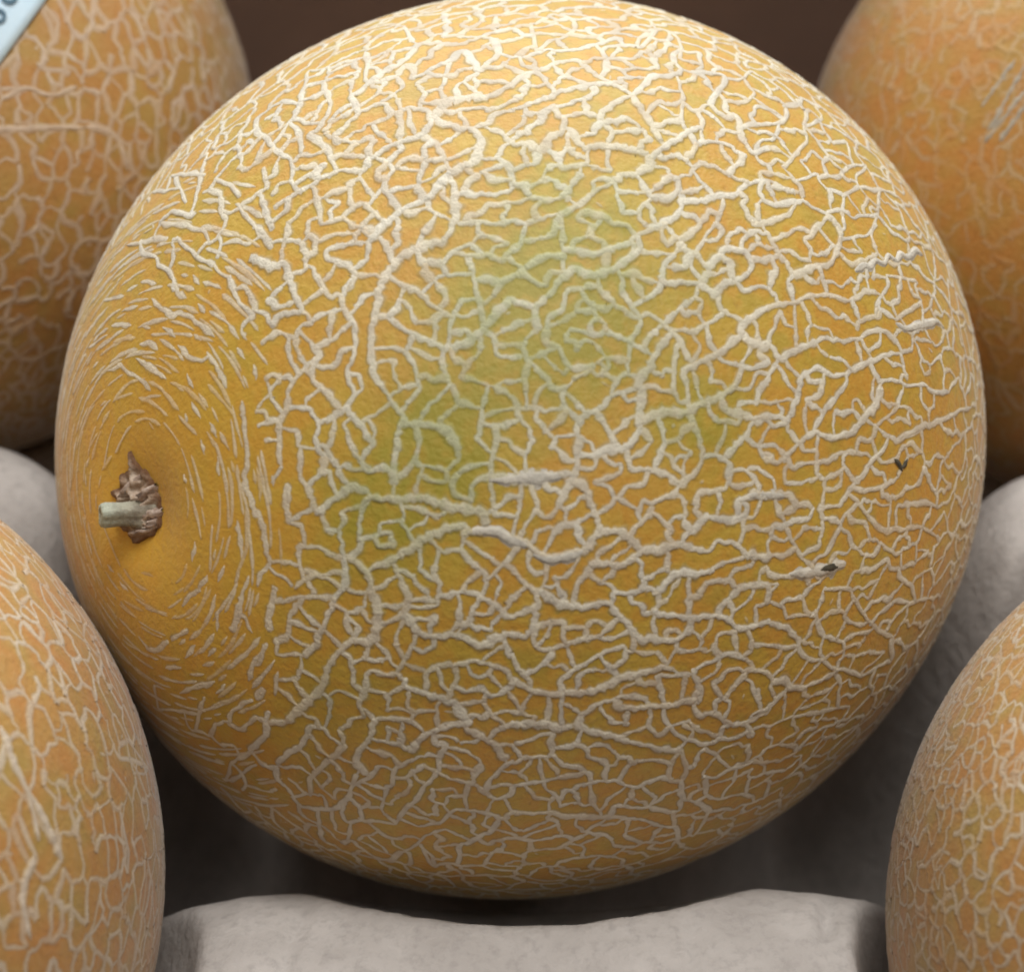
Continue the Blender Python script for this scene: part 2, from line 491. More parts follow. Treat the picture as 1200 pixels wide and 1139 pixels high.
# main net ridges of the big melon: weight, then points in quarter photo pixels from the given corner
TRACE = [
    (300, 0, '''b 0,610 90,700 165,760 170,860; c 170,760 215,725 270,735; b 90,975 200,900 320,830 345,830; b 345,830 390,800 500,805 520,780; b 345,745 330,700 290,660 255,630 300,590 345,495 315,390; b 160,575 200,500 220,420 300,385 400,360 480,340; c 240,340 340,310 420,265; b 360,650 420,590 490,525 590,485 610,500; b 450,460 500,410 600,340 690,290 760,210; c 510,240 530,300 510,340 520,390; c 590,485 660,430 690,405 660,360; b 610,500 640,530 720,510 800,525 830,560; c 390,670 440,640 500,610 520,590 600,560 640,530; a 830,560 890,490 960,465 1100,455 1199,400; a 510,745 560,735 620,690 740,650 800,610 830,560; b 560,745 640,790 600,880 650,950; c 640,790 740,795; c 600,880 560,920; a 540,1130 600,1060 700,980 800,935 860,870 910,810; a 910,810 1000,770 1040,730 1050,670 1010,610 950,605 880,580; b 1010,610 1080,580 1130,540 1199,520; b 910,810 870,720 840,670 790,650; a 910,830 935,900 930,1000 915,1080 870,1139; b 930,1050 1030,1045 1120,1055; b 950,910 1050,915 1140,910 1199,890; c 1040,745 1120,745 1150,700 1199,670; b 310,1060 400,1020 490,960 540,985; b 270,880 295,980 305,1050; b 20,900 40,980 65,1040 70,1080; c 40,790 50,880; b 0,1060 50,1110 70,1139; b 740,370 820,325 900,290 950,250 1000,260 1040,340; c 900,290 890,370; b 1040,340 1100,290 1140,250 1110,190; c 940,410 990,375 1040,345; b 660,360 700,310 740,340 730,380; b 760,210 860,205 960,210 1050,180 1130,190; c 690,120 740,190; c 590,200 690,180; c 790,440 860,420 880,470; c 110,650 150,580; c 200,620 215,680; c 130,470 60,510 0,560; c 720,570 740,620; c 560,620 620,660; c 800,935 830,1000; c 500,800 490,850; c 250,1040 245,1110'''),
    (600, 0, '''b 0,405 60,360 110,345 160,380 190,420; b 0,520 80,490 170,460 260,420 340,405 470,400 560,445; c 40,300 130,330 200,300 280,280 340,310 420,370 460,390; b 460,390 540,390; c 130,240 180,200 260,170 300,130 270,90; c 90,130 160,85 230,75; c 380,205 440,270 440,320; c 0,270 80,265 150,240 250,245 380,215 500,180; c 430,230 560,215 600,225; c 600,180 680,140 760,165 800,240; b 560,450 620,400 650,360 740,360 800,345; a 560,450 600,510 640,560 670,620; b 560,450 480,490 420,530 410,560 440,590 465,620 450,670; a 340,700 410,690 490,690 600,710; b 340,700 300,650 280,620; a 650,740 720,690 800,640 870,600; a 650,740 640,790 580,820 520,820 480,850; c 450,760 460,810; b 480,850 410,840 370,870; a 0,680 60,680 140,700 180,650 230,620 250,560 210,545; b 250,550 330,535 400,545; b 140,700 200,720 230,780; b 0,800 60,780 110,760; b 230,790 300,780 350,765; b 580,820 620,880 650,920; c 480,860 510,940 520,990; a 650,930 740,920 780,870 760,840; b 640,940 600,980 600,1030 630,1060; c 720,790 760,830 830,820 880,770; c 690,480 760,490 800,470 790,410; c 800,480 860,520 930,490; b 930,470 980,410 1000,360 940,345 840,340; b 930,490 1000,550 1040,540 1070,590 1080,650 1110,700; b 1110,700 1150,720; b 860,670 960,665 1030,690 1045,720; c 1000,470 1080,480 1130,440 1110,400; b 880,770 960,790 1050,840 1110,855; b 790,950 880,945 960,920 1050,910 1110,860 1199,850; b 1100,920 1090,970 1130,1030 1199,1040; c 870,830 910,880 940,910; b 780,870 800,940 780,1000 700,1050 640,1070; b 560,1130 620,1090 720,1060; c 900,1120 960,1040 990,960; b 1080,1130 1140,1080 1180,1100; c 740,1080 790,1139; b 230,1010 300,970 390,900 470,860; b 230,1010 200,1080; b 230,1010 240,1139; b 0,1040 60,1060 40,1139; c 60,1050 150,1020 210,1010; c 870,250 890,310 870,340; c 1080,370 1120,340 1180,370; c 380,870 370,920; c 890,560 890,640; c 800,490 790,560; c 760,240 760,290 800,330'''),
    (300, 285, '''a 540,480 550,390 570,300 580,220 620,140 680,70 780,20 880,0; b 870,100 930,40 1010,10; b 930,40 1000,60 1090,60 1150,85 1199,40; b 1000,70 1020,160 1040,260 1060,350 1080,380; a 900,490 970,475 1050,420 1110,350 1150,300 1199,270; b 690,400 760,440 840,470 880,500; b 690,200 760,235 820,285; c 790,225 860,160 930,155; c 970,270 930,340 905,380; b 870,540 890,620 930,690 960,750; c 880,500 870,540; b 545,550 560,620 610,700 650,760 700,820; b 700,510 740,570 755,640 760,700; c 640,710 730,670; a 690,830 670,900 660,980 645,1060 650,1120; a 700,850 800,850 870,870 930,900; b 760,900 760,980 720,1050 680,1090; b 540,1070 610,1045 650,1100; b 330,840 410,775 460,720 430,600 460,540 465,380; b 430,780 490,850 550,940; b 250,780 290,840 285,920 300,990; b 290,850 330,830; b 320,940 370,1030 430,1120; b 150,770 160,680 230,600 270,640 320,690; c 230,600 250,560; b 250,460 300,530; a 0,75 70,110 130,100 160,170 190,260 210,320 110,340 80,390; b 230,130 240,60 210,0; c 80,390 40,330 0,320; b 440,110 340,70 350,30 450,0; b 440,110 470,160; b 520,80 530,0; b 640,80 610,0; b 350,250 400,250 410,310; c 410,260 425,190; b 110,830 110,950 120,1060; c 190,880 210,950; c 420,850 440,930; c 470,980 495,1030; c 270,110 285,160; b 570,350 620,345; c 1130,530 1199,540; b 1090,670 1150,690 1199,720; b 1060,850 1130,855 1199,850; b 1130,920 1110,1000 1100,1090; b 1040,1110 1100,1095 1199,1100; c 890,1060 950,1010; c 50,640 80,740; c 480,620 500,680; c 760,1040 840,1050; c 1110,440 1130,520; c 1060,760 1050,880 1040,920'''),
    (600, 285, '''b 230,0 240,60 240,130; a 110,310 180,240 240,160 300,125 370,150 440,135 510,100 560,60 600,20; b 410,210 480,290 550,330; b 510,140 520,220 560,300 600,360 580,420; b 600,280 660,240 700,200 710,110; a 700,190 790,185 880,195 950,240 990,190; a 800,20 880,70 920,130 890,170; a 990,190 1080,160 1120,100 1080,40 1010,30 970,70; b 1120,80 1199,80; b 960,240 980,310 1010,330; a 1070,400 1110,350 1199,300; a 830,590 910,540 990,500 1080,430 1110,460 1199,490; b 630,330 700,370 750,420 790,470 810,520 850,560; b 720,370 770,320; a 750,420 690,500 640,590 600,640 610,720 590,800 600,870; b 600,640 560,620 510,620; b 540,740 610,735; b 540,690 470,720 420,770 340,810 310,850; b 400,790 430,850 470,900; b 770,480 760,580 760,680 780,740; b 800,600 820,680 830,770; a 630,820 720,790 800,800 850,770 930,740 1010,700 1060,650; b 1150,750 1160,690 1190,650; a 1000,780 1080,810 1140,820 1199,820; b 1120,840 1100,900 1040,960 1000,1000; a 300,980 360,1000 450,970 540,950 590,880; b 700,860 710,930 680,1020; b 850,840 880,920 890,1000 870,1060 790,1130; b 540,990 560,1060 640,1060 720,1080 750,1110; a 270,1139 300,1060 300,1000 310,940; a 0,1110 100,1100 200,1085 270,1080; b 210,970 270,1020; b 160,640 200,680 260,670 290,640; b 240,680 240,760 290,810 320,840; c 150,790 240,770; c 20,740 30,810 90,880; c 125,700 100,770; c 90,930 60,1000; c 210,910 180,960; b 370,430 450,425 520,450 560,470; c 270,400 250,470; c 50,470 70,540 110,590; c 120,400 60,460; b 950,1000 1010,1030 1020,1090; c 1150,950 1190,1010; c 1080,560 1070,600; c 300,900 370,940; c 540,560 550,610; c 1080,1060 1130,1100 1150,1139; c 890,180 860,250'''),
    (300, 570, '''b 0,110 40,200 50,300 60,360 20,420 0,480; b 150,0 150,80 160,170; b 240,0 270,80 290,130; a 300,120 350,70 420,20 480,0; b 310,130 340,210; b 510,80 490,170 490,270; a 540,50 640,60 750,50 860,75 960,100 1060,120 1080,180; b 1010,0 1010,70; a 960,220 1060,210 1120,210 1199,240; b 980,230 970,290 1020,360 1070,410 1080,470 1050,520; b 1199,320 1130,390 1090,430; a 560,380 640,340 720,290 800,240 880,200 980,180; a 430,330 490,370 530,420 550,500 570,560 570,640 540,720 450,720; b 200,280 290,285 370,320 430,330; b 200,290 210,390 250,460 270,500; b 390,210 410,300 420,410 410,470 370,520; b 110,540 200,520 280,515 370,520; a 370,530 330,620 300,680 280,740; b 220,530 160,600 150,690 120,720; b 380,560 430,590 420,650; a 450,720 390,780 340,850 320,920 270,980 200,1050 160,1100; b 430,800 460,860 460,930; b 660,370 680,450 720,510 710,560 660,620 600,640; b 720,530 800,530; b 590,550 650,560 700,550; b 860,430 860,500 840,560; b 860,510 960,495 1030,495; a 720,620 760,680 840,700 930,690 1000,720 1060,740 1120,710 1199,680; b 760,690 720,770 680,840 660,880; b 1050,530 1010,590 1000,640; b 1050,520 1120,550 1170,600 1199,610; b 780,770 840,740; b 800,940 810,870 860,840 940,830 1050,820 1170,860; b 940,840 940,900 910,960; a 690,930 770,960 860,990 930,1020; b 570,870 530,860 510,960 480,1030; b 660,880 600,880; b 660,880 700,900; b 520,1050 560,1090; b 1070,980 1090,1050 1150,1100; b 1070,980 1130,970 1199,930; b 860,1130 960,1100 1010,1070 1060,1090; b 980,960 1060,940; c 770,290 770,400; c 850,340 830,410; c 590,170 570,230; c 690,110 690,180; c 960,630 910,680; b 90,480 60,610 70,670; b 100,700 95,800; c 160,790 230,790; c 210,850 190,900; b 100,870 90,980; c 40,750 10,840; c 40,940 10,1000; b 60,1060 40,1139; b 480,650 470,700; c 600,770 640,830; c 850,1040 850,1090; c 560,960 620,970; b 1160,720 1190,800; c 980,300 860,300; c 1090,880 1140,930'''),
    (600, 570, '''a 340,0 370,80 400,170 410,210 370,260 340,300; a 410,215 480,210 540,230 600,290; a 0,230 70,270 120,310 200,330 280,310 340,300; a 370,370 430,360 500,370 560,340 620,300 720,290 770,270; b 370,370 320,440 300,460; b 550,220 620,150 650,120; c 490,60 420,120 380,130; c 620,60 580,140; b 640,80 700,60 760,30; b 370,130 300,170 240,180 190,220; b 300,190 320,260; b 860,120 870,40 940,20 1000,10; a 1060,70 1120,45 1199,50; b 930,150 1010,160 1090,140 1100,90; b 1080,150 1080,240; b 800,240 860,190 910,140; b 740,190 730,240 770,270; b 780,270 860,290 930,300 960,260 1040,270 1100,320; a 1100,320 1199,335; b 930,390 1010,350 1090,330; a 700,480 740,430 800,400 880,405 950,395; b 730,330 730,400; b 610,360 610,450 670,490; b 480,500 560,500 610,490; a 160,510 200,540 280,560 370,560 450,545 500,600 540,650 590,700; b 0,390 60,450 130,490; b 110,490 110,560 40,590 0,620; b 100,570 110,640 50,710; b 120,650 100,720 140,760 220,750 310,720 400,700; b 120,650 200,635 240,640 240,690; b 460,650 410,700; a 590,710 660,715 760,720 830,670; a 680,600 760,605 850,615 930,610 1010,620 1060,660 1199,640; b 680,490 690,550 650,590; b 830,450 830,550; b 970,570 1030,510 1080,470 1199,460; b 1030,560 1030,610; b 580,700 560,780; b 230,910 290,860 370,810 450,770 530,750 520,810; b 430,810 470,860; a 0,900 80,950 160,970 260,965 360,960 440,930 520,890 620,870 720,840; b 0,780 30,850 80,910; b 90,860 150,830 190,780; b 320,1080 380,1030 460,1000 560,980 620,1000; a 490,1030 560,1040 650,1030 760,1020 840,1000 880,960; b 850,880 880,950 870,1020; b 850,860 930,820 1020,780 1090,810; b 950,930 1000,870 1070,850; b 1000,980 1060,920 1110,860 1199,880; b 680,920 710,990; b 680,890 740,890 800,880; b 170,980 170,1090; b 235,980 230,1090; a 0,1120 100,1110 190,1110; b 540,1050 540,1110; b 950,1010 990,990 1020,1020; b 980,1090 1080,1110 1199,1060; b 1110,680 1120,760 1080,800; b 950,750 970,690 1050,680; c 560,540 610,560 620,610; c 660,640 670,690; c 100,30 120,90 80,150; c 40,40 30,130; c 220,80 250,120; c 1150,950 1160,1000; c 770,760 770,720; b 1199,480 1199,550'''),
    (300, 800, '''a 550,170 540,240 490,310 470,350 490,400; b 260,450 330,370 380,330 430,290; b 110,360 170,320 230,270 250,210 310,210 360,260 410,290; b 100,380 100,450 150,500 180,550; b 0,360 60,390 100,390; b 570,270 640,280 720,310; a 740,300 790,250 850,220 930,200 1000,180; a 980,210 1060,250 1120,290 1160,350; b 850,280 890,290 860,350 850,420 790,480 760,530; b 870,430 950,460 1030,480 1100,530; b 1100,460 1150,400 1199,370; b 1110,230 1199,190; b 600,170 690,170 750,190; c 980,320 1040,360 1060,400; b 210,580 290,590 370,590 430,540 480,580 490,640 430,650 400,620; b 430,540 450,480; b 500,640 580,650 650,660 670,630; c 500,580 590,590; b 880,640 930,600 1000,600 1080,610 1160,640; c 750,670 860,660; b 960,760 1040,720 1110,690; b 1080,760 1140,740 1199,730; b 620,830 680,790 720,800 720,850 650,840; c 760,760 820,810; c 790,720 850,700; b 290,620 300,700 330,750; c 360,640 380,700; b 400,760 440,740 480,770 560,820; b 830,860 900,850 980,860 1080,850; c 740,360 810,330; c 640,440 660,390; c 530,440 580,390; c 640,480 610,500; c 220,520 310,530; b 1120,550 1199,520; c 980,530 990,590; c 900,530 880,580; c 140,400 210,395; b 60,190 40,250 0,300; c 440,700 430,740; c 350,80 340,180; c 1010,420 1020,460'''),
    (600, 800, '''a 0,190 80,190 160,200 230,210; b 0,380 60,350 150,345 190,330 180,280; b 190,340 240,380 310,400 360,430; a 300,190 380,230 470,250 560,280 650,300 720,310 790,310; b 240,300 300,290 310,260; b 340,300 370,350 440,380 440,440; b 570,370 620,365 700,365; b 520,420 560,380; b 250,510 330,480 420,460 500,460 560,490 640,470 700,440 740,470; b 370,480 380,560 410,600; b 0,490 80,470 170,455; c 130,390 140,430; c 150,490 230,550; a 0,610 100,610 170,610 250,625 330,630 440,630 520,640; b 490,580 570,585 610,590; b 520,640 600,640 680,670 760,680; b 790,320 740,390 740,450 790,460 820,400 810,360; b 790,470 800,540 860,560; b 910,440 910,520 960,550 1040,530 1100,515; b 880,440 960,440 1040,400 1130,375; b 930,600 1000,600 1060,580 1130,560 1199,530; b 600,750 700,750 790,730 860,710; b 820,270 900,290 960,270 1000,200 1100,190 1130,150 1199,120; b 880,150 960,150 1000,190; b 650,140 640,200 690,240; b 540,140 530,210; b 850,410 870,350 900,310; c 720,180 760,230; c 930,320 990,370; b 100,740 170,730 240,720 300,740; c 120,870 220,860; b 550,650 530,720; b 1110,200 1130,250; c 300,670 340,700; c 170,560 170,600; b 790,540 780,600 740,610; b 640,580 720,600'''),
    (60, 180, '''b 730,0 700,100 680,200 650,290; b 560,110 650,90 720,100; a 560,270 640,290 680,290; b 760,110 850,160; b 770,120 740,180; b 1010,160 940,210 850,270 800,280; b 790,190 800,280 820,310 780,390 720,430; c 780,390 800,430; b 980,180 1000,260 1040,350; b 910,290 970,360 1030,440; b 1050,250 1110,210 1190,170; c 1070,410 1140,410; a 940,490 970,510; b 840,590 860,650 890,710 940,760 900,810; b 890,620 930,650 960,740; b 590,390 640,450 690,490 760,520; c 570,400 570,520; b 490,520 550,550 580,610; b 430,470 490,490; b 580,640 640,680; b 690,700 720,750; b 470,680 520,730 570,760; b 580,750 640,760 700,810 760,860; b 520,810 580,860; b 410,890 470,890 500,930; b 390,960 470,1010 540,1060; c 340,1020 400,1050 450,1110; c 250,1020 320,990; c 280,810 370,800; c 170,910 260,850; b 350,430 430,410 500,400; b 510,330 620,335; c 660,350 720,370; c 760,520 800,570 850,580; b 730,930 780,1010 830,1110; b 590,900 640,950; b 660,960 720,970; c 630,1030 660,1100; c 890,840 920,880; c 470,180 540,180; c 600,160 630,230; c 420,600 490,610; c 330,740 400,710; c 240,690 340,670; c 850,410 930,420; c 1000,70 1010,160; c 950,990 960,1060; c 870,910 910,960; c 660,570 690,610'''),
    (60, 465, '''b 890,20 900,110 910,200 920,290 910,400 930,470 960,560; b 1070,110 1070,200 1070,290; c 650,20 690,100; c 740,120 770,190; c 690,200 710,270; c 770,280 780,370; c 600,370 605,405; c 620,80 620,120; b 1100,420 1100,500 1120,590; c 1170,600 1190,660; c 1170,330 1170,380; c 870,580 890,680 890,770; b 930,840 890,930 870,1020 850,1100; b 600,990 640,940 680,910; c 650,690 640,780; c 800,790 770,870; c 780,1000 770,1100; c 720,840 680,900; c 240,790 270,830; c 300,870 340,920; c 560,1139 620,1100; c 1040,370 1050,420; b 1050,880 1030,1000 1010,1080'''),
    (110, 700, '''b 690,0 680,90 640,150; c 700,90 750,180; b 340,210 430,160; b 270,250 320,230; c 420,290 470,230; c 530,280 570,240; b 330,340 400,330; b 400,450 480,420 570,390; b 720,390 750,310 810,220; c 570,450 620,410; c 520,470 500,500; b 630,590 650,530 720,490; b 690,620 760,560; b 820,540 800,600 800,650 740,710; b 730,710 780,770 840,810; c 590,690 660,700; c 640,790 690,750; c 690,820 760,790; c 600,850 640,860; c 450,620 540,640; c 480,590 490,530; c 560,600 600,580; c 300,520 420,540; c 330,430 280,420; c 200,190 250,250; c 710,870 700,910; c 820,910 850,900; c 780,430 760,480'''),
    (880, 90, '''b 60,700 110,790 170,880 200,920; a 200,930 270,900 370,880 410,800 420,720 380,660; b 260,770 310,710 360,660; c 280,810 280,870; b 0,690 60,690 130,660 190,640; b 60,580 40,520 70,490 110,560; b 100,600 190,590 240,580 300,620; b 160,430 200,480 240,520; b 0,850 70,855 130,840; b 30,220 130,220 165,190 155,140; c 250,230 260,300 230,340; c 50,300 110,290; c 340,460 410,470 450,430 540,420 500,470 500,520; c 370,300 450,310; c 300,460 370,530 430,560; b 580,530 650,540 700,570; c 480,660 550,650; b 180,970 200,930; b 30,1110 110,1070 200,1060 280,1030 370,1020; b 450,1050 510,1030 550,1000; b 590,1080 640,1110 680,1139; c 600,1050 640,980 640,930; b 350,640 430,620; c 440,760 560,740; c 770,960 790,1060; c 230,130 260,170; c 310,210 330,200; c 600,590 590,650'''),
    (880, 375, '''b 0,120 90,115 140,180 210,140 290,110 330,90 420,100 500,90 560,55 650,60; c 210,0 210,110; b 120,200 80,270 40,340 20,390; b 310,220 240,270 220,340 190,430 160,490; b 440,260 500,220 580,190 640,160 710,155; b 380,260 440,260 430,330 370,390 330,450; b 600,285 680,285 740,310 810,300 840,330 920,340; a 280,520 350,550 430,540 500,500 560,420 600,370; b 150,650 200,600 260,550; b 70,620 110,670 150,650; a 20,470 100,455 170,470; b 110,500 170,480; b 200,690 280,670 360,660 400,630; b 410,870 470,790 540,700 570,650 620,610; b 490,790 580,790 660,760 690,730; a 0,810 70,820 180,820; b 110,830 140,910; b 180,890 250,860 290,880; b 320,860 330,920 330,990 310,1060; b 340,880 420,870; b 490,840 540,920 600,970 700,980 780,970 870,1010; b 680,880 740,860 830,860; b 800,500 870,480 950,440 1030,410; c 460,620 550,630; c 440,620 430,690; b 140,970 200,940 270,930; c 100,970 80,1050; c 940,310 980,260; c 620,530 690,560; b 0,1110 80,1100 150,1105; c 200,1050 240,1120; c 700,1080 780,1040; c 860,960 900,900'''),
    (860, 640, '''b 540,200 580,280 630,350 690,400 740,430; b 660,330 720,280 750,250; b 730,370 770,310 840,260 920,240; b 420,200 390,290 350,330; b 380,300 390,350; b 420,420 490,440 520,470 490,550; b 400,490 440,560 530,580 600,600 670,570 740,530; b 240,680 200,720 130,780 60,820 0,840; a 230,630 280,660 350,650 430,610 480,580; b 0,660 60,590 130,580 180,620 170,670; b 330,790 400,780 470,760 540,750; b 290,970 350,900 420,850 520,810; b 140,950 220,930 290,940; b 160,350 250,380; b 300,440 320,510 400,540; b 520,320 540,350 600,370; c 0,1020 80,1010 140,960; c 160,230 210,170; c 100,290 160,260 240,290; c 0,200 80,180 180,180; c 500,640 490,700; c 80,640 120,740; b 560,410 640,400; c 0,420 20,500 80,540; c 180,460 240,470; b 780,150 830,180; c 770,110 850,70; c 60,850 80,900; b 80,1090 160,1060 260,1050'''),
]


# ------------------------------------------------------------------ fruit bodies and where they sit
AX_MAIN = (-0.7976, -0.5838, 0.1516)
B_MAIN = Body((0, 0, 0.083), AX_MAIN, 0.0814, 0.0856, 3, 0.004)
B_UL = Body((-0.1325, 0.0948, 0.0775), (-0.3, 0.5, 0.5), 0.0741, 0.0693, 11)
B_UR = Body((0.1350, 0.0874, 0.0752), (1, 0.4, 0), 0.0712, 0.0745, 12)
B_LL = Body((-0.1333, -0.0927, 0.0806), (-0.2, -1, 0.3), 0.0756, 0.0776, 13)
B_LR = Body((0.1284, -0.0967, 0.0749), (0.5, -1, 0.2), 0.0709, 0.0706, 14)
BODIES = [B_MAIN, B_UL, B_UR, B_LL, B_LR]

# ------------------------------------------------------------------ cardboard box
box_mat = simple('brown_cardboard', ((0.29, 0.18, 0.13), (0.25, 0.16, 0.12)), 25, 0.75, 0.25, 300, 0.0006, 0.25)
root = bpy.data.objects.new('cardboard_box', None)
COL.objects.link(root)
root.location = (0, 0, -0.0645)
tag(root, 'dark brown cardboard box whose back wall shows behind the melons', 'box')


def panel(name, lo, hi, parent):
    x0, y0, z0 = lo; x1, y1, z1 = hi
    v = [(x0, y0, z0), (x1, y0, z0), (x1, y1, z0), (x0, y1, z0), (x0, y0, z1), (x1, y0, z1), (x1, y1, z1), (x0, y1, z1)]
    f = [(0, 3, 2, 1), (4, 5, 6, 7), (0, 1, 5, 4), (1, 2, 6, 5), (2, 3, 7, 6), (3, 0, 4, 7)]
    o = mesh_obj(name, v, f, box_mat, parent, smooth=False)
    bv = o.modifiers.new('bevel', 'BEVEL')
    bv.width = 0.0012
    bv.segments = 2
    return o


panel('bottom_panel', (-0.232, -0.186, 0), (0.232, 0.186, 0.004), root)
panel('back_wall', (-0.236, 0.1862, 0), (0.236, 0.1902, 0.235), root)
panel('front_wall', (-0.236, -0.1902, 0), (0.236, -0.1862, 0.185), root)
panel('side_wall', (-0.2362, -0.186, 0), (-0.2322, 0.186, 0.235), root)
panel('side_wall', (0.2322, -0.186, 0), (0.2362, 0.186, 0.235), root)

# ------------------------------------------------------------------ moulded pulp tray
PEAKS = [(-0.110, 0.006, 0.119, 0.036, 0.036), (0.108, 0.000, 0.118, 0.036, 0.036), (0.004, -0.140, 0.119, 0.200, 0.087), (0, 0.125, 0.06, 0.04, 0.04)]


def tray_height(x, y):
    cap = -0.052 + 0 * x
    for b in BODIES:                                   # seats under the fruit
        r2 = ((x - b.c[0]) ** 2 + (y - b.c[1]) ** 2) / 0.047 ** 2
        cap = cap + 0.085 * np.exp(-r2 ** 3)
    for px_, py_, h_, s_, sy_ in PEAKS:
        r2 = ((x - px_) / s_) ** 2 + ((y - py_) / sy_) ** 2
        cap = cap + h_ * np.exp(-r2 ** (4 if s_ > 0.08 else 2))
    edge = np.minimum(np.minimum(0.228 - np.abs(x), 0.160 - y), y + 0.182)
    cap = np.where(cap > -0.03, -0.03 + (cap + 0.03) * np.clip(0.35 + edge / 0.03, 0.35, 1), cap)
    hs = [cap]
    for b in BODIES:
        d = np.hypot(x - b.c[0], y - b.c[1]) / (b.rh + 0.0045)
        hs.append(np.where(d < 1, b.c[2] - b.zb * np.sqrt(np.clip(1 - d * d, 0, 1)) - 0.0004, 1.0))
    H = np.stack(hs)
    k = 0.0016
    m = H.min(0)
    sm = m - k * np.log(np.exp(-(H - m) / k).sum(0)) + 0
    return np.maximum(sm, -0.055)


nx, ny = 300, 240
gx = np.linspace(-0.229, 0.229, nx)
gy = np.linspace(-0.183, 0.165, ny)
X, Y = np.meshgrid(gx, gy)
Z = tray_height(X, Y)
g2 = np.random.default_rng(5)
for kx, ky, a in ((90, 40, 0.00025), (-60, 130, 0.0002), (210, 90, 0.00012), (150, -260, 0.0001)):
    Z -= a * (1 + np.sin(kx * X + ky * Y + g2.uniform(0, 6)))
PP = np.c_[X.ravel(), Y.ravel(), 0 * X.ravel()]
Z -= 0.0030 * np.abs(vnoise(PP, 55, 3, 2) - 0.5).reshape(X.shape) + 0.0012 * vnoise(PP, 160, 4, 3).reshape(X.shape)
for (ax_, ay_), (bx_, by_), dep_, wd_ in (((0.122, -0.004), (0.082, -0.052), 0.0035, 0.0016), ((0.130, -0.012), (0.094, -0.056), 0.0045, 0.0022), ((0.100, 0.012), (0.092, -0.022), 0.002, 0.0014),
                                          ((-0.118, 0.016), (-0.094, -0.030), 0.002, 0.0016), ((-0.05, -0.13), (-0.035, -0.082), 0.0014, 0.0014), ((0.02, -0.13), (0.028, -0.085), 0.0009, 0.0012)):
    ux_, uy_ = bx_ - ax_, by_ - ay_                    # creases pressed into the pulp
    ll_ = math.hypot(ux_, uy_)
    s_ = ((X - ax_) * ux_ + (Y - ay_) * uy_) / ll_
    q_ = ((X - ax_) * uy_ - (Y - ay_) * ux_) / ll_ + 0.0012 * np.sin(s_ * 160)
    Z -= dep_ * np.exp(-(q_ / wd_) ** 2) * sstep(s_, -0.004, 0.008) * sstep(-s_, -ll_ - 0.004, -ll_ + 0.008)
# a small fold in the paper in front of the big melon
cx_, cy_ = 0.0500, -0.086
fold = np.exp(-(((X - cx_ - 0.25 * (Y - cy_)) / 0.0012) ** 2)) * np.exp(-(((Y - cy_) / 0.006) ** 2))
Z -= 0.0035 * fold
t = NT('grey_pulp')
fib = t.noise(420, 5, 0.7)
blot = t.ramp(t.noise(45, 4, 0.6), 0.3, 0.7)
c = t.mix(blot, (0.41, 0.378, 0.355), (0.51, 0.475, 0.45))
c = t.mix(t.math('MULTIPLY', t.ramp(fib, 0.45, 0.7), 0.5), c, (0.30, 0.275, 0.26))
t.col(c)
t.b.inputs['Roughness'].default_value = 0.85
t.b.inputs['Specular IOR Level'].default_value = 0.2
t.bump(t.math('ADD', fib, t.math('MULTIPLY', t.noise(120, 4, 0.6), 1.2)), 0.45, 0.0011)
idx = np.arange(nx * ny).reshape(ny, nx)
fc = np.stack([idx[:-1, :-1], idx[:-1, 1:], idx[1:, 1:], idx[1:, :-1]], -1).reshape(-1, 4)
tray = mesh_obj('fruit_tray', np.c_[X.ravel(), Y.ravel(), Z.ravel()], fc, t.m)
so = tray.modifiers.new('thickness', 'SOLIDIFY')
so.thickness = 0.0016
so.offset = -1
tag(tray, 'grey moulded paper pulp tray with cups under the melons', 'tray')

# ------------------------------------------------------------------ the big melon in the middle
S = unit(np.array([-0.730, -0.546, 0.411]))          # towards the stem
S = B_MAIN.hit([(158, 598)])[0][0]
B_MAIN.dents.append((S, 0.16, 0.0016))
B_MAIN.dents.append((S, 0.07, 0.0024))
PXM = 1 / 6450.0                                      # metres per photo pixel on this fruit
net = Net(B_MAIN, 21)
g = net.g
WID = {'a': 7.8, 'b': 5.7, 'c': 4.4}
RAW = []
for ox, oy, txt in TRACE:
    for ln in txt.split(';'):
        ln = ln.split()
        if len(ln) < 3: continue
        RAW.append((WID[ln[0]], np.array([[float(q) for q in s.split(',')] for s in ln[1:]]) / 4 + (ox, oy)))
CURV = [catmull(p, 3.2) for _, p in RAW]
owner = np.concatenate([np.full(len(q), i) for i, q in enumerate(CURV)])
allq = np.vstack(CURV)
trace_pts = []
LINKS = []
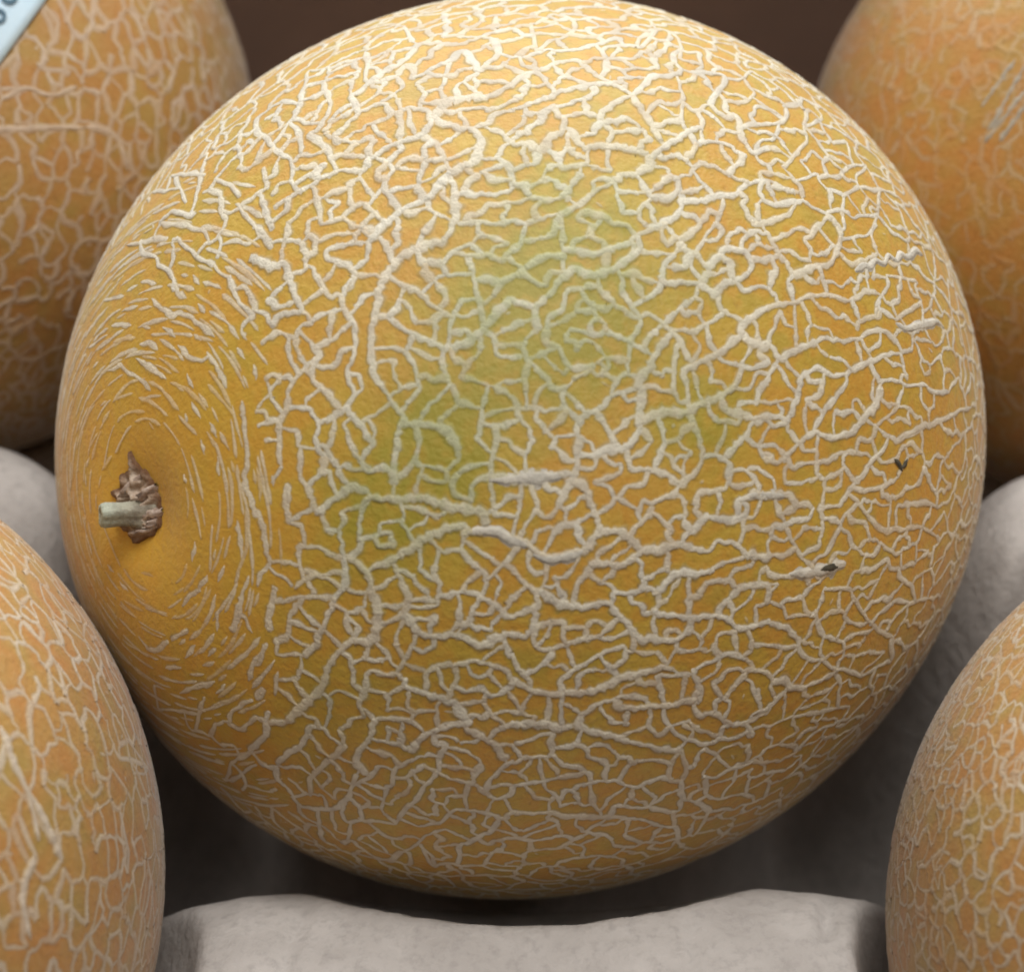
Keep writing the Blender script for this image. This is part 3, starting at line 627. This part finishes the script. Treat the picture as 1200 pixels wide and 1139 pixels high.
for i, (w, p) in enumerate(RAW):
    q = CURV[i]
    tp = [0.75, 0.75]
    oth = allq[owner != i]
    for s in (0, 1):                                 # join loose ends to the ridge they run into
        end, prev = (q[0], q[min(3, len(q) - 1)]) if s == 0 else (q[-1], q[max(0, len(q) - 4)])
        dv = oth - end
        dd_ = np.linalg.norm(dv, axis=1)
        fw = (end - prev) / max(1e-6, np.linalg.norm(end - prev))
        j = dd_.argmin()
        if dd_[j] < 10:
            tp[s] = 0.08
            q = np.vstack([oth[j][None], q]) if s == 0 else np.vstack([q, oth[j][None]])
        elif end[0] > 330 or end[1] < 300 or end[1] > 820:
            ok_ = (dv @ fw > 0.35 * dd_) & (dd_ < 34)
            if ok_.any():
                j = np.where(ok_)[0][dd_[ok_].argmin()]
                tp[s] = 0.08
                mid = (end + oth[j]) / 2 + fw * dd_[j] * 0.12
                ext = np.array([mid, oth[j]])
                q = np.vstack([ext[::-1], q]) if s == 0 else np.vstack([q, ext])
    q = catmull(q[::2] if len(q) > 7 else q, 2.8)
    q = q + np.c_[smooth_noise(len(q), g, 4), smooth_noise(len(q), g, 4)] * 0.6
    d, ok = B_MAIN.hit(q)
    d = d[ok]
    if len(d) < 3: continue
    trace_pts.append(d)
    nearstem = np.arccos(np.clip(d.mean(0) @ S, -1, 1)) < 0.45
    w *= 1 + 0.35 * min(1, max(0, (230 - q[:, 1].mean()) / 200))      # the net thickens over the upper shoulder
    net.ridge(d, w * PXM, w * PXM * (0.165 if not nearstem else 0.12), mask=g.uniform(0.78, 1.0) if not nearstem else 0.8, knob=0.17, taper=tp)
TP = np.vstack(trace_pts)
kd = kdtree.KDTree(len(TP))
for i, q in enumerate(TP): kd.insert(q, i)
kd.balance()
RAD = 0.083


def tdist(d):
    return np.array([kd.find(q)[2] for q in d]) * RAD / PXM     # photo pixels to the nearest traced ridge


# spurs and finer cells between the main ridges, all round the fruit
E1 = unit(np.cross(S, (0, 0, 1.0)))
E2 = np.cross(S, E1)


def stem_warp(d):
    c = np.clip(d @ S, -1, 1)
    v = np.arccos(c)
    G = v - 0.26 * np.sin(2 * v)
    az = d - c[..., None] * S
    az = az / np.maximum(np.linalg.norm(az, axis=-1, keepdims=True), 1e-9)
    return np.cos(G)[..., None] * S + np.sin(G)[..., None] * az


view = unit(CAM - B_MAIN.c)
def near_zone(px, th):
    """the stem end, where the net turns into dashes running round the stem"""
    return (th < 0.36) | ((th < 0.68) & (px[:, 0] < 305 + 0.10 * np.abs(px[:, 1] - 520)))


SEGS = list(trace_pts)


def fill(n, keep_r, gap_r, wpx, hf, drop):
    global TP, kd
    new = []
    ed = cell_edges(n, 0.33, g)
    A_, B_ = stem_warp(ed[:, 0]), stem_warp(ed[:, 1])
    Mid = unit(A_ + B_)
    th = np.arccos(np.clip(Mid @ S, -1, 1))
    facing = Mid @ view > 0.08
    zone = near_zone(B_MAIN.project(Mid), th) & facing
    for a, b, f_, z_, t_ in zip(A_, B_, facing, zone, th):
        if z_ or t_ < 0.45 and not f_ or g.random() < drop: continue
        if not f_:
            continue
        d = wiggle(a, b, g, 0.13, 0.006)
        res = [kd.find(q) for q in d]
        ds = np.array([r[2] for r in res]) * RAD / PXM
        kk = ds > keep_r
        if kk.sum() < 3 or ds.max() < gap_r: continue
        best, cur, s0 = (0, 0), 0, 0                 # longest run clear of the ridges already there
        for i, o in enumerate(kk):
            if o:
                if cur == 0: s0 = i
                cur += 1
                if cur > best[1] - best[0]: best = (s0, s0 + cur)
            else:
                cur = 0
        i0, i1 = best
        if i1 - i0 < 3: continue
        q = d[i0:i1]
        if i0 > 0: q = np.vstack([np.array(res[i0][0])[None], q])          # meet the neighbouring ridge
        if i1 < len(d): q = np.vstack([q, np.array(res[i1 - 1][0])[None]])
        q = unit(catmull(q[::2] if len(q) > 6 else q, 0.006))
        w = wpx * g.uniform(0.8, 1.3) * (1 + 0.35 * sstep(unit(q.mean(0))[2], 0.72, 0.95))
        net.ridge(q, w * PXM, w * PXM * hf, mask=g.uniform(0.68, 0.98), knob=0.17, taper=(0.08, 0.08))
        new.append(q)
    bk = ~facing & (th > 0.3) & (Mid @ view > -0.75)
    if n < 3000 and bk.any():
        t = np.linspace(0, 1, 4)[None, :, None]
        D = unit(A_[bk][:, None] * (1 - t) + B_[bk][:, None] * t)
        k_ = bk.sum()
        W_ = wpx * 1.3 * g.uniform(0.8, 1.3, k_) * PXM
        net.batch(D, W_, W_ * hf, g.uniform(0.7, 0.95, k_))
    SEGS.extend(new)
    if new:
        TP = np.vstack([TP] + new)
        kd = kdtree.KDTree(len(TP))
        for i, q in enumerate(TP): kd.insert(q, i)
        kd.balance()


fill(2300, 8.0, 12.0, 4.9, 0.165, 0.03)
fill(4200, 7.0, 11.0, 4.2, 0.155, 0.10)

# close the cells: loose ends grow on to the next ridge ahead of them
own = np.concatenate([np.full(len(q), i) for i, q in enumerate(SEGS)])
ALL = np.vstack(SEGS)
kd2 = kdtree.KDTree(len(ALL))
for i, q in enumerate(ALL): kd2.insert(q, i)
kd2.balance()
PXR = PXM / RAD
links = []
for i, q in enumerate(SEGS):
    for end, prev in ((q[0], q[min(3, len(q) - 1)]), (q[-1], q[max(0, len(q) - 4)])):
        pe = B_MAIN.project(end[None])
        if near_zone(pe, np.arccos(np.clip(end[None] @ S, -1, 1)))[0] or end @ view < 0.05: continue
        fw = unit(end - prev)
        cand, joined = None, False
        for co, j, dist in kd2.find_range(end, 32 * PXR):
            if own[j] == i: continue
            if dist < 3.5 * PXR:
                joined = True
                break
            v_ = (np.array(co) - end) / dist
            if v_ @ fw > 0.25:
                sc = dist * (1.6 - v_ @ fw)
                if cand is None or sc < cand[0]: cand = (sc, np.array(co), dist)
        if joined or cand is None: continue
        mid = (end + cand[1]) / 2 + fw * cand[2] * 0.12
        lk = unit(catmull(np.array([end - fw * 2 * PXR, end, mid, cand[1]]), 0.005))
        w = g.uniform(3.6, 4.8)
        net.ridge(lk, w * PXM, w * PXM * 0.16, mask=g.uniform(0.7, 0.95), knob=0.17, taper=(0.05, 0.05))
        links.append(lk)
if links:
    TP = np.vstack([TP] + links)
    kd = kdtree.KDTree(len(TP))
    for i, q in enumerate(TP): kd.insert(q, i)
    kd.balance()

# broken rings running round the stem end
th = math.radians(8.5)
while th < math.radians(44):
    ph = g.uniform(0, 6.28)
    end = ph + 2 * math.pi
    ws = [(g.uniform(0, 6.28), k_, g.uniform(0.3, 1)) for k_ in (1, 2, 3, 4, 5)]
    while ph < end:
        L = g.uniform(12, 80) * (0.55 + 0.6 * th / 0.7) * PXM / RAD / math.sin(th)
        n = max(4, int(L * math.sin(th) / 0.006))
        phs = np.linspace(ph, ph + L, n)
        ths = th + 0.008 * sum(a_ * np.sin(k_ * phs + o_) for o_, k_, a_ in ws) + g.normal() * 0.006 + np.linspace(-1, 1, n) * g.normal() * 0.0016
        d = np.cos(ths)[:, None] * S + np.sin(ths)[:, None] * (np.cos(phs)[:, None] * E1 + np.sin(phs)[:, None] * E2)
        ph += L + g.uniform(2, 10) * PXM / RAD / math.sin(th)
        pxs = B_MAIN.project(d)
        ok = near_zone(pxs, ths) & (tdist(d) > 4.5)
        if th < 0.21 and g.random() < 0.35: continue
        if ok.mean() < 0.6 or d[n // 2] @ view < -0.2: continue
        d = d[ok]
        if len(d) < 4: continue
        w = g.uniform(2.8, 4.6) * (0.75 + 0.5 * th / 0.7)
        net.ridge(d, w * PXM, w * PXM * 0.13, mask=g.uniform(0.45, 0.9) * min(1, 0.5 + th), knob=0.14, taper=(0.8, 0.8))
    th += math.radians(g.uniform(0.8, 1.25))
# fine flecks in the cells
for _ in range(900):
    m = unit(g.normal(size=3))
    if m @ view < 0.05 or m @ S > math.cos(0.3): continue
    if tdist(m[None])[0] < 8: continue
    tdir = unit(np.cross(m, g.normal(size=3)))
    L = g.uniform(4, 10) * PXM / RAD
    d = unit(m + np.linspace(-0.5, 0.5, 4)[:, None] * L * tdir)
    w = g.uniform(2.2, 3.4)
    net.ridge(d, w * PXM, w * PXM * 0.14, mask=g.uniform(0.3, 0.7), knob=0.15, taper=(0.6, 0.6))

GREEN = [((640, 215), 26, .55), ((690, 262), 34, .7), ((600, 330), 34, .8), ((650, 375), 44, .85), ((710, 385), 34, .75),
         ((560, 395), 22, .5), ((545, 470), 20, .9), ((510, 500), 34, .8), ((540, 540), 22, .9), ((470, 590), 36, .75),
         ((435, 625), 26, .55), ((835, 490), 24, .7), ((790, 500), 18, .4), ((640, 420), 26, .5), ((400, 830), 30, .35),
         ((820, 330), 24, .3), ((700, 300), 26, .45), ((740, 170), 22, .25), ((520, 780), 26, .25)]
GD = B_MAIN.hit([q[0] for q in GREEN])[0]


def green_main(d):
    keep = np.ones(len(d))
    for c_, (_, r, a) in zip(GD, GREEN):
        s = 1.25 * r * PXM / RAD
        keep = keep * (1 - a * np.exp(-(2 - 2 * d @ c_) / (2 * s * s)))
    mott = vnoise(unit(d) @ np.array([[0.8, 0.5, 0.33], [-0.6, 0.7, 0.39], [0.04, -0.51, 0.86]]) * 0.083, 420, 77, 3, 0.75)
    return np.clip((1 - keep) * np.clip(0.95 + 2.2 * (mott - 0.5), 0.2, 1.3), 0, 0.92)


def warm_main(d):
    th = np.arccos(np.clip(d @ S, -1, 1))
    return 0.75 * np.exp(-(th / 0.36) ** 2)


m_main = rind_material('melon_rind', (0.49, 0.308, 0.035), (0.50, 0.274, 0.035), (0.36, 0.262, 0.03),
                       (0.68, 0.625, 0.51), (0.55, 0.495, 0.40))
main, off = finish_melon(B_MAIN, net, 'melon', 'largest melon, in the middle, with a stem stub at left and green patches', m_main, 8, green_main, warm_main)

# stem end: torn corky scar, flakes of cork and the stub
t = NT('stem_scar')
ed_ = t.attr('rim')
n_ = t.ramp(t.noise(600, 4, 0.65), 0.35, 0.65)
c = t.mix(n_, (0.36, 0.25, 0.17), (0.50, 0.40, 0.31))
c = t.mix(ed_, c, (0.12, 0.05, 0.015))
t.col(c)
t.b.inputs['Roughness'].default_value = 0.8
t.bump(t.noise(1400, 3, 0.7), 0.7, 0.0006)
scar_mat = t.m
N_S = unit(B_MAIN.pos(S) @ B_MAIN.Ai)
outline = np.array([(150, 527), (160, 545), (170, 562), (177, 585), (180, 607), (178, 625), (170, 636), (158, 644), (147, 637), (138, 626), (132, 614), (136, 600), (130, 588), (124, 575), (134, 560), (142, 545)], float)
cpt = np.array([147.0, 598.0])
outline[:, 0] -= 8
outline = cpt + (outline - cpt) * (0.86, 0.93)
rings, sv, rim = 22, [], []
op = np.vstack([outline, outline[:1]])
opl = catmull(op, 3)[:-1]
opl = cpt + (opl - cpt) * (1 + 0.05 * smooth_noise(len(opl), np.random.default_rng(4), 2))[:, None]
hn_ = np.random.default_rng(9)
for r in np.linspace(0, 1, rings):
    q = cpt + (opl - cpt) * r
    d, _ = B_MAIN.hit(q)
    hgt = 0.0005 + 0.0022 * (1 - r) ** 0.7 * (0.55 + 0.55 * np.sin(q[:, 0] * 0.45 + 1.4 * np.sin(q[:, 1] * 0.33))) - 0.0009 * (r > 0.97)
    sv.append(B_MAIN.pos(d, hgt))
    rim.append(np.clip((r - 0.66) / 0.3, 0, 1) * np.clip(1.3 + 0.5 * np.sin(q[:, 1] * 0.3), 0, 1) * np.ones(len(q)))
sv, rim = np.vstack(sv), np.concatenate(rim)
k = len(opl)
idx = np.arange(rings * k).reshape(rings, k)
nx_ = np.roll(idx, -1, 1)
fc = np.stack([idx[:-1], nx_[:-1], nx_[1:], idx[1:]], -1).reshape(-1, 4)
stem_end = mesh_obj('stem_scar', sv + off, fc, scar_mat, main, attrs={'rim': rim})

flake_mat = simple('cork_flake', ((0.52, 0.42, 0.35), (0.32, 0.23, 0.18)), 700, 0.8, 0.7, 1500, 0.0005)


def flake(p0, p1, w, h, seed):
    """irregular ridge-like lump of cork between two photo points at the stem end"""
    gg = np.random.default_rng(seed)
    q = np.linspace(0, 1, 9)[:, None]
    path = np.array(p0) * (1 - q) + np.array(p1) * q
    d, _ = B_MAIN.hit(path)
    p = B_MAIN.pos(d)
    nr = unit(p @ B_MAIN.Ai)
    tn = unit(np.gradient(p, axis=0))
    sd = unit(np.cross(nr, tn))
    v = []
    prof = np.linspace(-1, 1, 9)
    e = np.sin(np.pi * np.clip(q[:, 0] * 0.9 + 0.05, 0, 1)) ** 0.6
    for i in range(9):
        for x in prof:
            hh = h * e[i] * (1 - abs(x) ** 2.2) * gg.uniform(0.65, 1.25) - 0.0002
            v.append(p[i] + sd[i] * x * w * e[i] * gg.uniform(0.85, 1.15) + nr[i] * hh)
    idx = np.arange(81).reshape(9, 9)
    f = np.stack([idx[:-1, :-1], idx[:-1, 1:], idx[1:, 1:], idx[1:, :-1]], -1).reshape(-1, 4)
    return mesh_obj('cork_flake', np.array(v) + off, f, flake_mat, stem_end)


for i, (p0, p1, w_, h_) in enumerate((((134, 592), (160, 556), 0.0010, 0.0030), ((148, 598), (172, 570), 0.0011, 0.0034), ((158, 612), (177, 602), 0.0012, 0.0030),
                                      ((146, 628), (171, 622), 0.0012, 0.0032), ((152, 558), (149, 534), 0.0005, 0.0014), ((140, 604), (156, 586), 0.0008, 0.0036),
                                      ((164, 622), (174, 612), 0.0008, 0.0032))):
    flake((p0[0] - 8, p0[1]), (p1[0] - 8, p1[1]), w_, h_ * 0.75, i + 1)

t = NT('stem_stub')
e_ = t.attr('tip')
n_ = t.ramp(t.noise(500, 3, 0.6), 0.35, 0.65)
c = t.mix(n_, (0.30, 0.27, 0.20), (0.15, 0.12, 0.085))
c = t.mix(t.math('MULTIPLY', e_, 0.85), c, (0.36, 0.385, 0.30))
t.col(c)
t.b.inputs['Roughness'].default_value = 0.7
t.bump(t.noise(900, 3, 0.7), 0.6, 0.0006)
bd, _ = B_MAIN.hit([(150, 605)])
b0 = B_MAIN.pos(bd)[0]
dirv = unit(np.array([-0.93, 0.00, -0.36]) @ RW)
s1 = unit(np.cross(dirv, (0, 0, 1.0)))
s2 = np.cross(dirv, s1)
sv, tip = [], []
K = 16
ang = np.arange(K) * 2 * math.pi / K
prof = [(-0.0010, 0.0030, 0), (0.0010, 0.0024, 0), (0.0026, 0.0019, 0.1), (0.0042, 0.0018, 0.3), (0.0056, 0.0019, 0.6), (0.0068, 0.0020, 1), (0.0075, 0.0018, 1), (0.0076, 0.0011, 0.8), (0.0068, 0.0007, 0.0), (0.0067, 0.0001, 0.0)]
for s, r, tp in prof:
    bend = s2 * 0.0007 * (s / 0.009) ** 2
    rr = r * (1 + 0.16 * np.sin(5 * ang + 60 * s) + 0.09 * np.sin(3 * ang + 200 * s))
    sv.append(b0 + dirv * s + bend + np.cos(ang)[:, None] * rr[:, None] * s1 + np.sin(ang)[:, None] * rr[:, None] * s2)
    tip += [tp] * K
idx = np.arange(len(prof) * K).reshape(len(prof), K)
nx_ = np.roll(idx, -1, 1)
fc = np.stack([idx[:-1], nx_[:-1], nx_[1:], idx[1:]], -1).reshape(-1, 4)
tag(mesh_obj('stem', np.vstack(sv) + off, fc, t.m, main, attrs={'tip': tip}), 'pale green stub of the cut stem')

# healed wounds on the right flank
wound_mat = simple('healed_wound', ((0.58, 0.53, 0.44), (0.48, 0.44, 0.37)), 500, 0.75, 0.6, 1500, 0.0005)
dark_mat = simple('dark_slit', ((0.05, 0.045, 0.03), (0.09, 0.075, 0.05)), 500, 0.8)


def wound(name, pts, wpx, hpx, mat, parent, knob=0.07, lift=0.0):
    nn = Net(B_MAIN, int(sum(map(sum, pts))) % 1000)
    d, ok = B_MAIN.hit(catmull(np.array(pts, float), 3.0))
    nn.ridge(d, wpx * PXM, hpx * 0.6 * PXM, knob=knob)
    v, f, m, dd = nn.arrays()
    if lift:
        v = v + unit(v @ B_MAIN.Ai) * lift
    return mesh_obj(name, v + off, f, mat, parent)


w0 = wound('scar', [(924, 673), (938, 672), (955, 670), (974, 665), (990, 661)], 10.5, 3.0, wound_mat, main, knob=0.16)
wound('slit', [(960, 667), (970, 665), (980, 664)], 4, 1.2, dark_mat, w0, lift=2.0 * PXM)
wound('crack', [(1047, 538), (1053, 545), (1056, 552)], 2.6, 1.5, dark_mat, main, lift=0.0002)
wound('crack', [(1062, 538), (1059, 545), (1054, 549)], 3.0, 1.5, dark_mat, main, lift=0.0002)
wound('scar', [(1003, 318), (1012, 311), (1020, 313), (1026, 305), (1036, 309), (1042, 300), (1051, 306), (1056, 298), (1064, 302), (1073, 294), (1081, 299)], 6, 2.6, wound_mat, main)
wound('scar', [(1050, 379), (1062, 386), (1074, 383), (1088, 380), (1097, 377), (1106, 385)], 6.5, 2.6, wound_mat, main)
wound('scar', [(545, 624), (565, 622), (582, 624), (600, 632), (622, 640)], 9, 3.0, wound_mat, main)
wound('scar', [(625, 650), (645, 655), (668, 651), (686, 644)], 9.5, 3.0, wound_mat, main)
wound('scar', [(574, 563), (600, 562), (625, 560), (668, 556)], 9.5, 3.0, wound_mat, main)
wound('scar', [(868, 584), (885, 580), (905, 581), (924, 580)], 8, 2.8, wound_mat, main)


# ------------------------------------------------------------------ the four neighbours
def stretch(d, axis, k):
    a = unit(axis)
    return unit(d + (k - 1) * (d @ a)[..., None] * a)


def cv(x, y, z):
    return np.array([x, y, z]) @ RW


def neighbour(body, label, mat, seed, n, jit, axis, k, wpx, hf, mask, drop, extra=(), fine=0, warm=None, green=None):
    nt = Net(body, seed, 'plain')
    g = nt.g
    vw = unit(CAM - body.c)
    ed = cell_edges(n, jit, g)
    A_, B_ = stretch(ed[:, 0], axis, k), stretch(ed[:, 1], axis, k)
    big = unit(g.normal(size=3)) * 5
    Mid = unit(A_ + B_)
    kp = (Mid @ vw > -0.12) & (g.random(len(Mid)) > drop)
    A_, B_, Mid = A_[kp], B_[kp], Mid[kp]
    E_ = len(A_)
    t = np.linspace(0, 1, 4)[None, :, None]
    D = A_[:, None] * (1 - t) + B_[:, None] * t
    Ls = np.linalg.norm(B_ - A_, axis=1)[:, None, None]
    sd = unit(np.cross(Mid, B_ - A_ + 1e-9))[:, None, :]
    D = D + sd * Ls * (np.sin(np.pi * t) * g.normal(size=(E_, 1, 1)) * 0.13 + 0.06 * g.normal(size=(E_, 4, 1)) * np.sin(np.pi * t))
    lw = 0.7 + 0.6 * vnoise(Mid, 7, seed, 2)
    W_ = wpx * g.uniform(0.6, 1.4, E_) * lw * PXM
    net_m = g.uniform(mask[0], mask[1], E_) * (0.6 + 0.6 * vnoise(Mid, 5, seed + 9, 2))
    nt.batch(unit(D), W_, W_ * hf, np.clip(net_m, 0, 1), knob=0.14)
    for _ in range(fine):
        m = unit(g.normal(size=3))
        if m @ vw < -0.1: continue
        tdir = unit(np.cross(m, g.normal(size=3)))
        L = g.uniform(4, 13) * PXM / RAD
        d = unit(m + np.linspace(-0.5, 0.5, 5)[:, None] * L * tdir)
        w = g.uniform(2.2, 3.8)
        nt.ridge(d, w * PXM, w * PXM * hf * 0.8, mask=g.uniform(*mask) * 0.8, knob=0.15)
    for w, pts in extra:
        q = catmull(np.array(pts, float), 3)
        d, ok = body.hit(q)
        nt.ridge(d[ok], w * PXM, w * PXM * 0.3, mask=0.95, knob=0.15)
    return finish_melon(body, nt, 'melon', label, mat, 6, green, warm)


m_ul = rind_material('melon_rind_tan', (0.41, 0.25, 0.062), (0.42, 0.215, 0.06), (0.32, 0.225, 0.055), (0.60, 0.47, 0.36), (0.52, 0.40, 0.30))
ul, off_ul = neighbour(B_UL, 'melon at top left with a pale blue sticker', m_ul, 31, 6200, 0.42, cv(0.12, -1, -0.1), 1.5, 5.6, 0.17, (0.65, 1.0), 0.12,
                       extra=[(7, [(-20, 152), (20, 151), (60, 150), (100, 150)]), (6, [(0, 118), (30, 104), (60, 112), (90, 102)]), (7, [(100, 148), (135, 160), (150, 200)])], fine=500)
m_ur = rind_material('melon_rind_amber', (0.43, 0.24, 0.05), (0.45, 0.21, 0.045), (0.35, 0.225, 0.05), (0.55, 0.41, 0.26), (0.48, 0.35, 0.21))
ur, off_ur = neighbour(B_UR, 'melon at top right with faint fine netting and grey streaks', m_ur, 32, 6500, 0.45, cv(-0.3, -1, -0.3), 1.25, 5.2, 0.10, (0.15, 0.7), 0.30, fine=700)
m_ll = rind_material('melon_rind_pale', (0.42, 0.25, 0.062), (0.44, 0.215, 0.058), (0.33, 0.235, 0.055), (0.60, 0.50, 0.385), (0.52, 0.43, 0.32))
ll, off_ll = neighbour(B_LL, 'melon at bottom left with long pale net cells', m_ll, 33, 6600, 0.42, cv(-0.35, -1, 0.1), 1.5, 4.4, 0.15, (0.65, 1.0), 0.12,
                       extra=[(6.5, [(0, 850), (20, 905), (50, 960), (72, 1010)]), (6, [(5, 870), (30, 925), (45, 985)]), (6, [(40, 1000), (25, 1050), (35, 1100)])], fine=600)
m_lr = rind_material('melon_rind_fine', (0.42, 0.255, 0.062), (0.44, 0.22, 0.058), (0.34, 0.245, 0.055), (0.60, 0.49, 0.36), (0.52, 0.42, 0.30))
lr, off_lr = neighbour(B_LR, 'melon at bottom right with dense fine netting', m_lr, 34, 8000, 0.42, cv(-0.2, -1, 0.2), 1.15, 3.9, 0.15, (0.5, 1.0), 0.12, fine=600)

# grey streaks on the top right fruit
streak_mat = simple('grey_streak', ((0.45, 0.39, 0.31), (0.36, 0.32, 0.26)), 500, 0.8, 0.6, 1400, 0.0005)
for i, pts in enumerate([[(1158, 154), (1172, 128), (1187, 102), (1202, 76)], [(1153, 168), (1170, 146), (1188, 124), (1206, 102)],
                         [(1150, 126), (1164, 106), (1178, 86), (1190, 70)], [(1182, 150), (1194, 134), (1208, 116)], [(1170, 166), (1180, 154), (1190, 143)]]):
    nn = Net(B_UR, 60 + i)
    d, ok = B_UR.hit(catmull(np.array(pts, float), 2.5))
    nn.ridge(d[ok], 3.6 * PXM, 1.0 * PXM, knob=0.25)
    v, f, _, _ = nn.arrays()
    mesh_obj('streak', v + off_ur, f, streak_mat, ur)

# sticker on the top left fruit
st_mat = simple('sticker_paper', ((0.60, 0.76, 0.88), (0.56, 0.73, 0.86)), 200, 0.35, 0.1)
ink = simple('sticker_ink', ((0.06, 0.13, 0.19), (0.08, 0.15, 0.21)), 300, 0.5, 0.1)


def patch(fn_px, nu, nv, h):
    q = np.array([fn_px(u, v) for v in np.linspace(0, 1, nv) for u in np.linspace(0, 1, nu)])
    d, _ = B_UL.hit(q)
    idx = np.arange(nu * nv).reshape(nv, nu)
    f = np.stack([idx[:-1, :-1], idx[:-1, 1:], idx[1:, 1:], idx[1:, :-1]], -1).reshape(-1, 4)
    return B_UL.pos(d, h) + off_ul, f


P00, P10, P01 = np.array([64., -14.]), np.array([-16., 96.]), np.array([-46., -94.])
v, f = patch(lambda u, w: P00 + (P10 - P00) * u + (P01 - P00) * w, 14, 14, 0.0007)
stk = mesh_obj('sticker', v, f, st_mat, ul)
sm = stk.modifiers.new('thickness', 'SOLIDIFY')
sm.thickness = 0.0003
sm.offset = 1
tag(stk, 'pale blue sticker with dark lettering')


def ring_px(c0, r0, r1, a0, a1):
    return lambda u, w: np.array(c0) + (r0 + (r1 - r0) * w) * np.array([math.cos(a0 + (a1 - a0) * u), math.sin(a0 + (a1 - a0) * u)])


for c0, r0, r1, a0, a1 in (((9, -2), 5.5, 10.5, -1.2, 3.4), ((-3, 22), 4.0, 8.5, 0, 6.28)):
    v, f = patch(ring_px(c0, r0, r1, a0, a1), 22, 4, 0.00115)
    o = mesh_obj('lettering', v, f, ink, stk)
